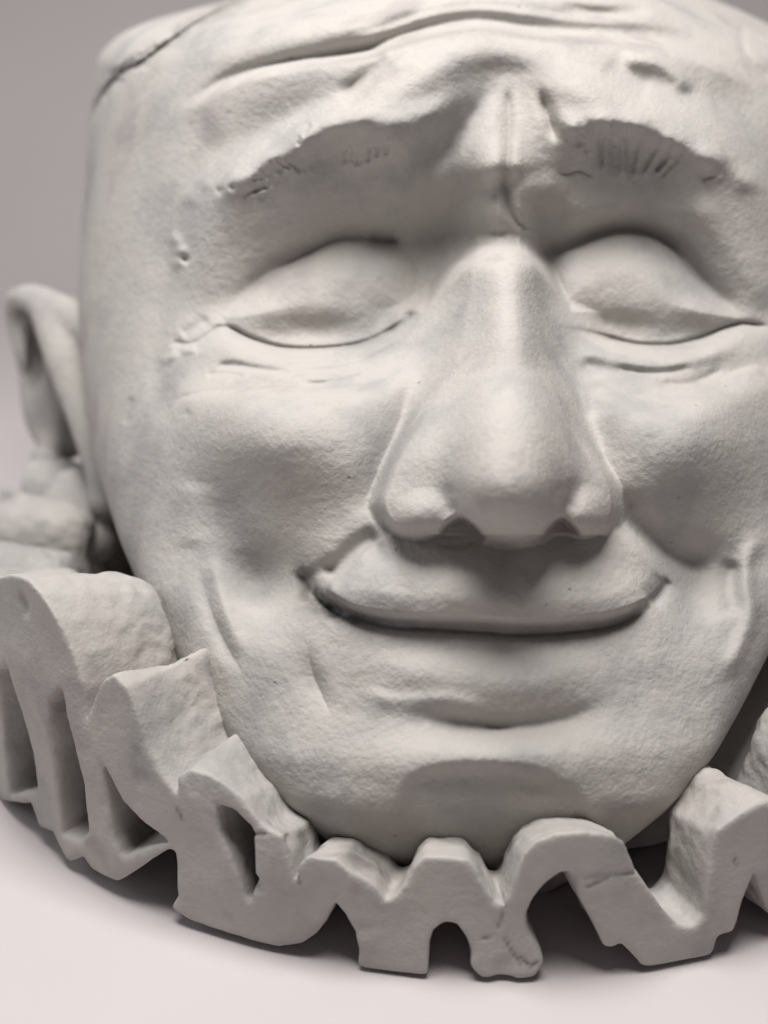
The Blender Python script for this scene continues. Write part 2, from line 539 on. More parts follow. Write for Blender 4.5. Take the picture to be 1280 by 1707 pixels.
# right brow and socket
profile([
    ([870, 1340], [60, 230], [0, 0]),
    ([870, 905, 950, 1000, 1050, 1095, 1145, 1200, 1250, 1290, 1340], [188, 195, 206, 202, 204, 217, 246, 264, 300, 345, 420], [6, 30, 60, 74, 78, 76, 70, 62, 52, 38, 14]),
    ([870, 905, 932, 980, 1032, 1080, 1115, 1155, 1205, 1250, 1340], [455, 440, 418, 394, 381, 384, 403, 448, 498, 530, 560], [-60, -104, -108, -102, -96, -92, -84, -68, -48, -28, -5]),
    ([870, 912, 958, 1000, 1060, 1120, 1166, 1202, 1238, 1340], [535, 543, 548, 559, 574, 575, 563, 548, 540, 552], [-70, -96, -100, -100, -98, -92, -78, -60, -38, -5]),
    ([870, 912, 958, 1000, 1060, 1120, 1180, 1240, 1340], [552, 560, 570, 584, 600, 602, 592, 566, 572], [-58, -66, -60, -48, -38, -34, -28, -16, 0]),
    ([870, 945, 1000, 1060, 1120, 1180, 1240, 1340], [562, 596, 624, 646, 653, 643, 620, 604], [-54, -56, -49, -48, -49, -44, -28, 0]),
    ([870, 950, 1000, 1060, 1130, 1200, 1270, 1340], [600, 630, 655, 680, 692, 672, 640, 630], [-20, 0, 12, 20, 24, 20, 14, 0]),
    ([870, 1340], [720, 790], [0, 0])], (868, 906, 1290, 1340), 6.5)
for (x, y, a, r_) in [(955, 212, 10, 22), (1005, 200, 8, 22), (1060, 208, 9, 26), (1120, 232, 10, 26), (1185, 262, 12, 28), (1245, 300, 10, 28), (1040, 262, -7, 34)]:
    lump(x, y, a, r_, r_ * .7, 20)
lump(905, 455, -22, 24, 60, 8)
ridge([(1150, 320), (1185, 370), (1235, 440), (1290, 520)], 9, 26, 36)
ridge([(930, 375), (1000, 345), (1080, 345), (1140, 385)], 14, 22, 30)
# frown: wedge between the brows with three furrows
ridge([(845, 110), (838, 180), (838, 260), (846, 310)], [0, 20, 36, 38], 60, 66, ends=(.1, .2))
ridge([(829, 122), (800, 172), (768, 218), (735, 258), (700, 300)], [-12, -24, -30, -24, -8], 30, 18, ends=(.4, .3))
ridge([(846, 138), (848, 200), (845, 262), (841, 305), (849, 350), (868, 374), (884, 386)], [-8, -12, -13, -13, -12, -10, -5], 14, 10, ends=(.15, .1))
crease([(846, 140), (848, 210), (845, 270), (841, 310), (850, 352), (870, 376), (886, 387)], 5, 3.5, ends=(.12, .05), dirt_and_shade=.18)
ridge([(898, 138), (906, 172), (918, 210), (930, 246)], [-10, -18, -16, -8], 10, 14, ends=(.4, .3))
crease([(899, 140), (907, 175), (919, 212), (929, 240)], 7, 4, ends=(.4, .3))
lump(895, 310, 26, 42, 34, 25)
lump(800, 300, 12, 34, 44, -20)
crease([(926, 288), (945, 290), (965, 284), (982, 292), (990, 300)], 8, 4)
lump(832, 272, 18, 60, 46)
lump(835, 408, -46, 58, 34)
# left eye: lid dome over the ball, lower lid, bags
LID_L = [(368, 528), (400, 497), (452, 456), (512, 426), (562, 402), (612, 398), (660, 406), (690, 440), (696, 490), (690, 523),
         (660, 541), (630, 558), (590, 571), (530, 578), (470, 576), (420, 561), (386, 545)]
dome(LID_L, 30, 75)
lump(530, 490, 14, 95, 55, -8)
lump(455, 515, 10, 45, 30, -30)
lump(530, 548, -12, 50, 24)
ridge([(372, 524), (402, 494), (452, 453), (512, 423), (562, 398), (612, 394), (662, 398), (690, 412)], -9, 8, 14, ends=(.25, .15))
crease([(450, 455), (512, 424), (562, 399), (600, 394)], 7, 5, ends=(.3, .3))
crease([(606, 396), (640, 402), (668, 401)], 15, 6, ends=(.3, .3), dirt_and_shade=.15)
ridge([(350, 545), (386, 549), (420, 566), (470, 581), (530, 583), (592, 577), (632, 563), (662, 546), (694, 524)], -9, 9, 5, ends=(.08, .03))
crease([(366, 538), (388, 547), (420, 563.5), (470, 578.5), (530, 580.5), (592, 574), (632, 560), (662, 543), (692, 525)], 11, 3.4, ends=(.1, .03), dirt_and_shade=.2)
lump(688, 522, -14, 8, 7)
ridge([(352, 612), (390, 610), (440, 618), (500, 622)], -12, 6, 8)
ridge([(480, 616), (540, 618), (600, 606), (650, 582), (690, 556)], -11, 6, 8)
ridge([(500, 630), (560, 628), (610, 616)], 9, 7, 6)
ridge([(400, 630), (450, 640), (510, 644), (560, 640)], -9, 5, 7)
crease([(455, 612), (520, 606), (580, 600), (625, 588)], 8, 4)
crease([(340, 626), (372, 622), (410, 628)], 9, 5)
ridge([(292, 672), (325, 660), (370, 656), (430, 662), (500, 666), (570, 658)], 10, 30, 10, ends=(.1, .4))
crease([(284, 676), (306, 662), (345, 653), (395, 650), (440, 654)], 13, 6, ends=(.2, .4))
# temple scars
crease([(272, 585), (292, 572), (318, 574), (345, 560), (372, 540)], 16, 7)
ridge([(276, 600), (300, 588), (330, 580)], 8, 8, 6)
ridge([(300, 560), (325, 548), (350, 530)], -7, 10)
for (x, y, a, s) in [(300, 418, 14, 10), (310, 432, -12, 6), (294, 400, 10, 9), (296, 438, 10, 10), (285, 575, 10, 9), (300, 588, -10, 8), (276, 600, 8, 8),
                     (318, 330, 6, 14), (365, 318, -8, 6), (388, 312, -10, 6), (345, 308, 7, 10), (312, 690, -4, 6)]:
    lump(x, y, a * .8, s)
ridge([(280, 380), (276, 470), (268, 560), (266, 640), (280, 720)], -9, 26, 20)
crease([(222, 660), (214, 690), (208, 710)], 7, 5)
# right eye
LID_R = [(912, 540), (905, 500), (908, 455), (932, 425), (980, 400), (1032, 386), (1080, 390), (1112, 408), (1152, 452), (1202, 502), (1236, 532),
         (1200, 546), (1165, 560), (1120, 571), (1060, 570), (1000, 556), (958, 545)]
dome(LID_R, 32, 75)
lump(1065, 480, 15, 85, 52, 14)
lump(1165, 520, 10, 36, 22, 30)
lump(1040, 540, -8, 60, 18, 6)
ridge([(905, 448), (930, 420), (980, 395), (1032, 381), (1082, 385), (1118, 404), (1158, 449), (1206, 500), (1245, 530)], -12, 8, 16, ends=(.1, .15))
crease([(940, 418), (985, 396), (1032, 383), (1080, 387), (1114, 406), (1154, 450), (1204, 501)], 7, 5, ends=(.2, .2))
ridge([(912, 547), (958, 550), (1000, 561), (1060, 576), (1120, 577), (1167, 565), (1204, 550), (1240, 541), (1290, 548)], -8, 9, 5, ends=(.05, .1))
crease([(914, 543), (958, 547), (1000, 558), (1060, 573), (1120, 574), (1166, 562), (1202, 547), (1238, 538), (1290, 546)], 10, 3.2, ends=(.1, .1), dirt_and_shade=.25)
ridge([(945, 575), (1000, 592), (1060, 600), (1120, 600), (1180, 588), (1240, 570)], 16, 16, 16)
crease([(1070, 642), (1125, 651), (1180, 640), (1225, 618), (1275, 606)], 7, 5)
ridge([(1110, 668), (1160, 656), (1210, 632), (1275, 612)], 9, 26, 8, ends=(.3, .2))
# brow hairs, scratched into the clay
for (x0, y0, x1, y1) in [(414, 312, 452, 310), (412, 290, 446, 300), (425, 272, 462, 296), (440, 258, 476, 290), (452, 252, 490, 286), (470, 258, 505, 292),
                         (482, 258, 520, 290), (494, 236, 500, 222), (500, 222, 518, 200), (576, 240, 580, 276), (586, 236, 584, 282), (596, 240, 592, 284),
                         (606, 242, 600, 280), (618, 240, 612, 276), (630, 238, 626, 268), (645, 238, 642, 262), (398, 318, 440, 316),
                         (972, 212, 980, 262), (1000, 222, 1004, 290), (1028, 224, 1032, 296), 
                         (1060, 232, 1052, 300), (1092, 246, 1066, 296), (1114, 258, 1086, 290), (1124, 268, 1098, 300),
                         (1166, 300, 1200, 294), (960, 220, 966, 250)]:
    if x0 < 530:
        y0 += 10; x0 += 4
    xm, ym = (x0 + x1) / 2 + rng.normal(0, 2), (y0 + y1) / 2 + rng.normal(0, 2)
    crease([(x0, y0), (xm, ym), (x1, y1)], rng.uniform(5, 10), rng.uniform(3.5, 5), ends=(.3, .35))
    ridge([(x0 + 7, y0 + 2), (xm + 7, ym + 2), (x1 + 6, y1 + 2)], rng.uniform(2, 5), 5)
for (x0, y0, x1, y1) in [(964, 196, 974, 262), (984, 194, 988, 276), (1004, 192, 1008, 290), (1026, 194, 1024, 304), (1048, 194, 1046, 302), (1070, 204, 1060, 300),
                         (1098, 214, 1072, 292), (1122, 228, 1090, 292), (1140, 238, 1108, 286)]:
    ridge([(x0, y0), ((x0 + x1) / 2 + rng.normal(0, 3), (y0 + y1) / 2), (x1, y1)], -rng.uniform(2, 6), rng.uniform(4, 7), ends=(.25, .5))
# cheeks
lump(475, 735, 108, 165, 108, 4)
lump(452, 962, -44, 95, 62, 8)
lump(380, 860, -12, 50, 60)
lump(400, 700, 10, 80, 60)
lump(1140, 740, 100, 120, 102)
lump(1160, 950, -42, 84, 56, -8)
ridge([(320, 800), (316, 860), (322, 920)], 8, 30, 24)
# folds from the nose to the mouth
ridge([(752, 600), (716, 650), (680, 710), (648, 770), (632, 830), (632, 880)], [-12, -22, -28, -26, -20, -12], 34, 50, ends=(.2, .15))
ridge([(636, 890), (600, 912), (566, 944), (540, 962)], -25, 18, 28, ends=(.15, .15))
ridge([(1022, 800), (1030, 840), (1068, 882), (1112, 914), (1160, 940), (1195, 965)], [-8, -22, -30, -30, -24, -8], 18, 30, ends=(.2, .2))
ridge([(1000, 700), (985, 650), (960, 600)], -14, 30, 22)
lump(985, 730, -16, 34, 60, -10)
# muzzle and mouth
MUZZLE = [(650, 880), (604, 912), (572, 946), (546, 984), (572, 1009), (622, 1024), (700, 1031), (780, 1033), (830, 1038), (900, 1041), (960, 1036),
          (1022, 1027), (1074, 1006), (1104, 972), (1106, 945), (1078, 912), (1045, 885), (1000, 870), (840, 860)]
lump(815, 965, 36, 205, 78)
plateau([(x, y - 20 * (980 < y)) for x, y in MUZZLE], 8, 22)
plateau([(x + (12 if x < 800 else -12) * (y < 960), y - 5 * (980 < y)) for x, y in MUZZLE], 13, 5)
ridge([(512, 976), (560, 1005), (622, 1021), (700, 1029), (780, 1031), (830, 1036), (900, 1039), (960, 1034), (1022, 1025), (1074, 1004), (1108, 968)], 9, 6, 60, ends=(.1, .1))
ridge([(600, 1062), (700, 1078), (820, 1086), (930, 1078), (1030, 1056)], -7, 36, 22, ends=(.25, .25))
lump(835, 930, -12, 24, 40)
ridge([(530, 996), (620, 1029), (700, 1037), (780, 1039), (860, 1045), (940, 1043), (1020, 1033), (1085, 1004)], -16, 18, 5, ends=(.08, .08))
crease([(516, 985), (560, 1020), (640, 1046), (720, 1051), (800, 1056), (870, 1060), (960, 1055), (1030, 1043), (1082, 1012)], 12, 4.5, ends=(.05, .1), dirt_and_shade=.4)
ridge([(507, 942), (509, 968), (520, 992), (548, 1012), (590, 1026)], [-14, -24, -26, -20, -8], 15, 15, ends=(.15, .3))
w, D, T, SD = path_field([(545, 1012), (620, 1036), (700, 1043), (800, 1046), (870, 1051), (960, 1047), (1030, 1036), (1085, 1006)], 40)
DIRT_AND_SHADE[w] = np.maximum(DIRT_AND_SHADE[w], .16 * np.exp(-(D / 9) ** 2) * taper(T, .05, .1))  # darker tone along the band under the upper lip
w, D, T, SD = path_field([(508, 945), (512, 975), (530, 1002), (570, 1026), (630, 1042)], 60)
DIRT_AND_SHADE[w] = np.maximum(DIRT_AND_SHADE[w], along([.4, .7, .75, .6, .3], T) * np.exp(-(D / along([22, 30, 24, 15, 9], T)) ** 2))
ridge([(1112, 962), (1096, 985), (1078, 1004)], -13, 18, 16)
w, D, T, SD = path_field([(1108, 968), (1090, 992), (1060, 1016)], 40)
DIRT_AND_SHADE[w] = np.maximum(DIRT_AND_SHADE[w], .3 * np.exp(-(D / 9) ** 2))
lump(430, 985, -30, 42, 62, -10)
lump(1165, 1000, -20, 40, 60, 10)
ridge([(560, 1090), (660, 1112), (800, 1122), (940, 1112), (1040, 1080)], 18, 42, 46, ends=(.3, .3))
lump(860, 1150, 16, 120, 40, -6)
ridge([(600, 1150), (660, 1168), (740, 1165), (820, 1180)], 7, 18, 12)
ridge([(660, 1196), (740, 1204), (830, 1212), (910, 1206), (980, 1186), (1040, 1150)], [-8, -16, -24, -20, -14, -6], 28, 16, ends=(.25, .3))
crease([(790, 1210), (830, 1213), (865, 1211)], 7, 5, ends=(.4, .4))
lump(810, 1262, 26, 150, 46)
ridge([(662, 1352), (676, 1306), (716, 1282), (795, 1273), (880, 1281), (935, 1304), (978, 1352)], 6, 18, 60, ends=(.15, .15))
plateau([(668, 1350), (682, 1308), (720, 1286), (795, 1278), (880, 1286), (930, 1308), (972, 1350), (985, 1540), (650, 1540)], -11, 17)
# nose: bridge, hump, bulbous tip, wings, nostrils
sweep([(840, 408, -5, 44, 38, 2.0, 0), (842, 430, 48, 52, 43, 2.0, 0), (843, 452, 86, 60, 47, 2.0, 0), (844, 500, 116, 66, 51, 1.9, 0), (847, 560, 142, 80, 58, 1.9, 0),
       (849, 610, 156, 98, 68, 1.9, .05), (851, 660, 190, 124, 82, 2.0, .1), (851, 710, 210, 152, 104, 2.0, .35), (850, 755, 198, 178, 132, 2.2, .7),
       (848, 800, 168, 196, 162, 2.3, .9), (846, 840, 150, 205, 173, 2.4, 1), (846, 872, 138, 190, 166, 2.5, 1), (846, 890, 110, 165, 150, 2.5, 1)], 44)
blob(852, 726, 82, 92, 118, 130, 70)
blob(851, 768, 92, 96, 104, 138, 70)
blob(850, 804, 98, 99, 88, 140, 64)
w = window(640, 1060, 560, 980)
k = np.clip(1.25 - np.sqrt(((GU[w] - 850) / 135) ** 2 + ((GV[w] - 748) / 118) ** 2), 0, .45) / .45
k = k * k * (3 - 2 * k)
H[w] = H[w] * (1 - k) + soften(H[w].copy(), 8.0) * k
blob(712, 844, 8, 74, 52, 112, 30, -24)
blob(968, 842, 8, 58, 54, 112, 30, 20)
ridge([(752, 800), (748, 832), (762, 858)], -5, 22, 28, ends=(.4, .2))
ridge([(938, 796), (950, 826), (942, 850)], -6, 24, 22, ends=(.4, .2))
for hole in ([(728, 900), (738, 880), (752, 866), (768, 860), (783, 867), (797, 880), (806, 900), (770, 915), (734, 912)],
             [(899, 900), (910, 880), (925, 865), (938, 861), (952, 872), (963, 886), (966, 902), (935, 915), (902, 910)]):
    w, sd = poly_sd(hole, 8)
    k = np.clip((sd - 1) / 8 + .5, 0, 1)
    H[w] = H[w] * (1 - k) + np.minimum(H[w], 38.0) * k
lump(540, 956, -15, 17, 19)
lump(684, 523, -17, 10, 8)
crease([(628, 562), (658, 545), (688, 524)], 10, 4, ends=(.4, .05), dirt_and_shade=.35)
ridge([(1090, 640), (1150, 640), (1210, 614)], -8, 6, 8)
ridge([(1020, 612), (1090, 622), (1160, 612)], -7, 6, 7)
# smile lines of the left and right cheek
ridge([(322, 905), (334, 960), (356, 1030), (388, 1096), (424, 1148)], -10, 14, 26, ends=(.45, .35))
crease([(326, 915), (336, 962), (358, 1032), (390, 1098), (422, 1146)], 4, 5, ends=(.5, .4), dirt_and_shade=.2)
ridge([(352, 925), (366, 985), (386, 1050), (408, 1100)], 10, 14, 14)
ridge([(508, 1060), (516, 1110), (534, 1160), (556, 1204)], -12, 26, 16, ends=(.5, .5))
crease([(512, 1070), (520, 1115), (538, 1162), (554, 1196)], 5, 4, ends=(.4, .3))
ridge([(1275, 880), (1246, 930), (1244, 970), (1252, 1020), (1232, 1080), (1200, 1140)], 14, 16, 14)
ridge([(1220, 930), (1214, 980), (1220, 1030)], -14, 16, 16)
# edge of the skull cap
w, D, T, SD = path_field([(140, 215), (152, 190), (166, 163), (200, 121), (235, 100), (272, 76), (310, 47), (350, 24), (402, -2), (470, -30)], 70)
seam = smooth_noise(D.shape, 5, 51, 3, .7)
D = D + 2.2 * seam
up = np.where(SD < 0, 14 * np.exp(-(D / 46) ** 2), 0)
H[w] += up * taper(T, .02, .2)
H[w] -= (24 + 5 * seam) * np.exp(-(D / np.interp(T, [0, .3, 1], [7, 12, 9])) ** 2) * taper(T, .02, .15)
DIRT_AND_SHADE[w] = np.maximum(DIRT_AND_SHADE[w], .34 * np.exp(-(D / 10) ** 2) * taper(T, .2, .2))
ridge([(1244, 26), (1236, 55), (1240, 84), (1262, 112), (1290, 140)], -9, 7, 7)
# unevenness of hand work: slow lumps, brush and finger marks
H += 3.0 * smooth_noise(H.shape, 60, 13, 2, .5)
H += 1.5 * smooth_noise(H.shape, 30, 11, 3, .42)
H += .22 * smooth_noise(H.shape, 4, 12, 3, .7)

# ------------------------------------------------------------------ head mesh


def sample(field, u, v):
    x = np.clip((u - U0) / GS, 0, field.shape[1] - 1.001); y = np.clip((v - V0) / GS, 0, field.shape[0] - 1.001)
    i, j = x.astype(int), y.astype(int)
    fx, fy = x - i, y - j
    return (field[j, i] * (1 - fx) * (1 - fy) + field[j, i + 1] * fx * (1 - fy) + field[j + 1, i] * (1 - fx) * fy + field[j + 1, i + 1] * fx * fy)


bust = bpy.data.objects.new("plaster_bust", None)
scene.collection.objects.link(bust)
bust["label"] = "white plaster head of a smiling man with closed eyes in a pleated ruff collar"
bust["category"] = "sculpture"

tt = np.concatenate([-72 + 112 * (np.linspace(0, 1, 70) ** 2), np.arange(41.8, 1500, 2.1), np.linspace(1501, 1530, 14)])
NF, NB = 900, 80
a = np.concatenate([np.linspace(-math.pi / 2, math.pi / 2, NF, endpoint=False), np.linspace(math.pi / 2, 3 * math.pi / 2, NB, endpoint=False)])
A, VV = np.meshgrid(a, tt)
L, R, Fd, Sd, Bd = (_sm(t, VV) for t in (tabL, tabR, tabF, tabS, tabB))
sx = np.sign(np.sin(A)) * np.abs(np.sin(A)) ** (2 / EXPN)
cz = np.abs(np.cos(A)) ** (2 / EXPN)
UU = (L + R) / 2 + (R - L) / 2 * sx
front = np.cos(A) >= -1e-9
gate = np.clip(cz / .22, 0, 1); gate = gate * gate * (3 - 2 * gate)
DD = np.where(front, Sd + (Fd - Sd) * cz + sample(H, UU, VV) * gate, Sd - Bd * cz)
UU = UU + np.where(front, 0, 0)
dirt_and_shade_v = np.where(front, sample(DIRT_AND_SHADE, UU, VV), 0).ravel()
HV = unproject(UU, VV, DD).reshape(-1, 3)
nr, nc = A.shape
i, j = np.meshgrid(np.arange(nr - 1), np.arange(nc), indexing='ij')
j2 = (j + 1) % nc
HF = np.stack([i * nc + j, (i + 1) * nc + j, (i + 1) * nc + j2, i * nc + j2], -1).reshape(-1, 4)


def inside(poly, u, v):
    Q = catmull(list(poly) + [poly[0]], 5.0)
    ins = np.zeros(u.shape, bool)
    for p, q in zip(Q[:-1], Q[1:]):
        c = ((p[1] > v) != (q[1] > v))
        ins ^= c & (u < (q[0] - p[0]) * (v - p[1]) / (q[1] - p[1] + 1e-12) + p[0])
    return ins


fu = UU[:-1].ravel(); fv = VV[:-1].ravel(); ff = front[:-1].ravel()
ids = np.zeros(len(HF), int)
NOSE = [(846, 425), (800, 450), (770, 540), (735, 640), (690, 720), (648, 800), (636, 855), (655, 895), (740, 893), (840, 897), (930, 893), (1005, 900),
        (1028, 850), (1010, 780), (960, 710), (925, 640), (908, 540), (892, 460)]
BROW_L = [(300, 400), (345, 305), (450, 240), (560, 178), (640, 180), (740, 160), (735, 230), (640, 285), (560, 285), (470, 315), (360, 345)]
BROW_R = [(950, 200), (1050, 192), (1150, 240), (1240, 285), (1300, 370), (1230, 350), (1150, 310), (1060, 310), (980, 300)]
LIPS = [(540, 1060), (650, 1062), (800, 1070), (960, 1065), (1060, 1045), (1050, 1120), (960, 1190), (830, 1206), (700, 1190), (590, 1140)]
CAP = [(100, 230), (152, 190), (166, 163), (200, 121), (235, 100), (272, 76), (310, 47), (350, 24), (402, -2), (470, -30), (560, -56), (700, -90),
       (700, -200), (100, -200)]
for k, poly in {2: NOSE, 3: LID_L, 4: LID_R, 5: BROW_L, 6: BROW_R, 7: LIPS, 8: CAP}.items():
    ids[inside(poly, fu, fv) & ff] = k
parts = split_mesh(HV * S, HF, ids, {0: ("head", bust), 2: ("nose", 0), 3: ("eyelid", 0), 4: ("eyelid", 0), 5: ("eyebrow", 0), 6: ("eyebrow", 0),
                                     7: ("lower_lip", 0), 8: ("skull_cap", bust)}, M_CLAY, dirt_and_shade_v)


# ------------------------------------------------------------------ clay volumes (ear, ruff): a sampled solid turned into a skin
def skin(Fv):
    """surface of Fv < 0 on a unit grid; vertices in grid units and quads"""
    neg = Fv < 0
    nx, ny, nz = Fv.shape
    c = np.zeros((nx - 1, ny - 1, nz - 1), np.uint8)
    for dx in (0, 1):
        for dy in (0, 1):
            for dz in (0, 1):
                c += neg[dx:nx - 1 + dx, dy:ny - 1 + dy, dz:nz - 1 + dz]
    act = (c > 0) & (c < 8)
    idx = np.full(act.shape, -1, np.int64)
    I = np.argwhere(act)
    idx[act] = np.arange(len(I))
    acc = np.zeros((len(I), 3)); cnt = np.zeros(len(I))
    cor = [(x, y, z) for x in (0, 1) for y in (0, 1) for z in (0, 1)]
    for p in cor:
        for ax in range(3):
            if p[ax]: continue
            q = list(p); q[ax] = 1
            f0 = Fv[I[:, 0] + p[0], I[:, 1] + p[1], I[:, 2] + p[2]]
            f1 = Fv[I[:, 0] + q[0], I[:, 1] + q[1], I[:, 2] + q[2]]
            m = (f0 < 0) != (f1 < 0)
            t = np.where(m, f0 / np.where(m, f0 - f1, 1), 0)
            P = np.array(p, float)[None].repeat(len(I), 0)
            P[:, ax] += t
            acc[m] += P[m]; cnt[m] += 1
    V = I + acc / cnt[:, None]
    quads = []
    for ax in range(3):
        b, c2 = [(1, 2), (2, 0), (0, 1)][ax]
        s0 = [slice(None)] * 3; s1 = [slice(None)] * 3
        s0[ax] = slice(0, -1); s1[ax] = slice(1, None)
        n0, n1 = neg[tuple(s0)], neg[tuple(s1)]
        E = np.argwhere(n0 != n1)
        sh = np.array(act.shape)
        ok = (E[:, b] > 0) & (E[:, c2] > 0) & (E[:, b] < sh[b]) & (E[:, c2] < sh[c2])
        E = E[ok]
        def cell(db, dc):
            G = E.copy(); G[:, b] -= db; G[:, c2] -= dc
            return idx[G[:, 0], G[:, 1], G[:, 2]]
        q = np.stack([cell(1, 1), cell(0, 1), cell(0, 0), cell(1, 0)], -1)
        flip = ~n0[E[:, 0], E[:, 1], E[:, 2]]
        q[flip] = q[flip][:, ::-1]
        quads.append(q)
    return V, np.concatenate(quads)


def relax(V, Fq, n, lam=.5):
    e = np.concatenate([Fq[:, [0, 1]], Fq[:, [1, 2]], Fq[:, [2, 3]], Fq[:, [3, 0]]])
    a, b = np.concatenate([e[:, 0], e[:, 1]]), np.concatenate([e[:, 1], e[:, 0]])
    cnt = np.bincount(a, minlength=len(V))[:, None] + 1e-9
    for _ in range(n):
        s = np.stack([np.bincount(a, V[b, k], len(V)) for k in range(3)], -1)
        V = V + lam * (s / cnt - V)
    return V


def orient(V, Fq):
    """face the skin outwards"""
    n = np.cross(V[Fq[:, 2]] - V[Fq[:, 0]], V[Fq[:, 3]] - V[Fq[:, 1]])
    vol = (n * V[Fq].mean(1)).sum()
    return Fq if vol > 0 else Fq[:, ::-1]


# ------------------------------------------------------------------ ears
vx = 5.0
eu, ev, ed = np.arange(-50, 270, vx), np.arange(440, 990, vx), np.arange(-470, 40, vx)
EU, EV, ED = np.meshgrid(eu, ev, ed, indexing='ij')


def roll(path):
    P = np.array(path, float)
    out = np.full(EU.shape, 1e9)
    Q = catmull(P, 22.0)
    for a_, b_ in zip(Q[:-1], Q[1:]):
        d = b_[:3] - a_[:3]
        t = np.clip(((EU - a_[0]) * d[0] + (EV - a_[1]) * d[1] + (ED - a_[2]) * d[2]) / (d @ d), 0, 1)
        r = a_[3] + t * (b_[3] - a_[3])
        out = np.minimum(out, np.sqrt((EU - a_[0] - t * d[0]) ** 2 + (EV - a_[1] - t * d[1]) ** 2 + (ED - a_[2] - t * d[2]) ** 2) - r)
    return out


def egg(c, r):
    q = np.sqrt(((EU - c[0]) / r[0]) ** 2 + ((EV - c[1]) / r[1]) ** 2 + ((ED - c[2]) / r[2]) ** 2)
    return (q - 1) * min(r)


def smin(a_, b_, k):
    return -smax(-a_, -b_, k)


def clay_ear():
    f = roll([(185, 580, -120, 34), (140, 540, -150, 30), (100, 515, -190, 26), (58, 498, -240, 21), (28, 497, -285, 17), (24, 530, -320, 15), (38, 580, -345, 15),
              (62, 640, -355, 17), (84, 690, -350, 19), (92, 735, -330, 20), (80, 772, -300, 22), (88, 840, -250, 24), (118, 890, -200, 24)])
    f = smin(f, roll([(48, 497, -248, 18), (72, 508, -225, 26), (92, 545, -190, 34), (114, 600, -160, 38), (136, 660, -140, 37), (156, 720, -120, 35), (174, 780, -110, 34), (182, 830, -110, 36)]), 14)
    f = smin(f, egg((130, 852, -190), (64, 74, 56)), 22)
    f = smin(f, egg((158, 898, -150), (42, 42, 50)), 18)
    f = smin(f, egg((105, 640, -345), (72, 130, 34)), 14)
    f = smin(f, egg((62, 560, -318), (40, 66, 26)), 12)
    f = smin(f, egg((78, 765, -290), (26, 24, 34)), 12)
    f = -smin(-f, egg((116, 722, -235), (22, 58, 90)), 8)
    f = -smin(-f, egg((60, 600, -275), (16, 74, 66)), 8)
    V, Q = skin(f)
    V = relax(V, Q, 3)
    V = V * vx + np.array([eu[0], ev[0], ed[0]])
    return V, Q


EVv, EQ = clay_ear()
for mir in (False, True):
    V = EVv.copy()
    if mir:
        V[:, 0] = 1590 - V[:, 0]
    W = unproject(V[:, 0], V[:, 1], V[:, 2])
    W = W + rng.normal(0, .6, W.shape)
    q = orient(W - W.mean(0), EQ)
    link_mesh("ear", W * S, q, M_CLAY, bust, vertex_normals(W, q))
# ------------------------------------------------------------------ ruff
def rim(pts):
    out = []
    for (x, y) in pts:
        th, z = on_cylinder(x, y, RIM)
        out.append((th * RIM, z))
    return out


FRONT = rim([(288, 1300), (292, 1340), (298, 1380), (282, 1415), (288, 1460), (292, 1500), (280, 1520), (320, 1545), (380, 1565), (460, 1585), (500, 1580),
             (525, 1560), (541, 1532), (555, 1508), (572, 1528), (590, 1560), (597, 1590), (595, 1615), (607, 1628), (660, 1634), (712, 1632), (715, 1600),
             (716, 1578), (724, 1556), (742, 1542), (760, 1545), (775, 1565), (786, 1590), (782, 1612), (800, 1630), (860, 1637), (892, 1628), (908, 1606),
             (898, 1582), (880, 1552), (876, 1527), (886, 1504), (908, 1474), (935, 1454), (952, 1453), (962, 1480), (975, 1512), (990, 1545), (1005, 1580),
             (1020, 1584), (1034, 1573), (1050, 1590), (1070, 1613), (1110, 1612), (1185, 1597), (1197, 1560),
             (1222, 1552), (1240, 1500), (1262, 1450), (1290, 1400), (1300, 1340), (1275, 1338), (1230, 1362), (1196, 1384), (1182, 1447), (1177, 1492), (1170, 1527), (1155, 1542), (1130, 1541),
             (1105, 1517), (1085, 1487), (1062, 1452), (1052, 1427), (1042, 1402), (1020, 1390), (970, 1384), (930, 1386), (892, 1402), (872, 1424), (862, 1457), (852, 1490),
             (840, 1512), (828, 1508), (810, 1482), (795, 1450), (780, 1432), (745, 1427), (705, 1428), (688, 1446), (676, 1470), (660, 1495), (642, 1505), (622, 1478), (602, 1463),
             (585, 1456), (557, 1432), (510, 1428), (496, 1442), (490, 1470), (482, 1440), (468, 1392), (450, 1384), (430, 1372), (400, 1330), (360, 1302), (330, 1288), (305, 1285)])
HOLE = rim([(356, 1342), (385, 1352), (418, 1380), (422, 1410), (425, 1460), (417, 1508), (406, 1500), (394, 1462), (380, 1425), (362, 1390)])
ss = 4.0
half = math.pi * RIM
sN = int(2 * half / ss)
gs = -half + (np.arange(sN) + .5) * (2 * half / sN)
sstep = 2 * half / sN
gz = np.arange(-15, 520, ss)
gr = np.arange(615, 860, ss)
GS_, GZ_ = np.meshgrid(gs, gz, indexing='ij')


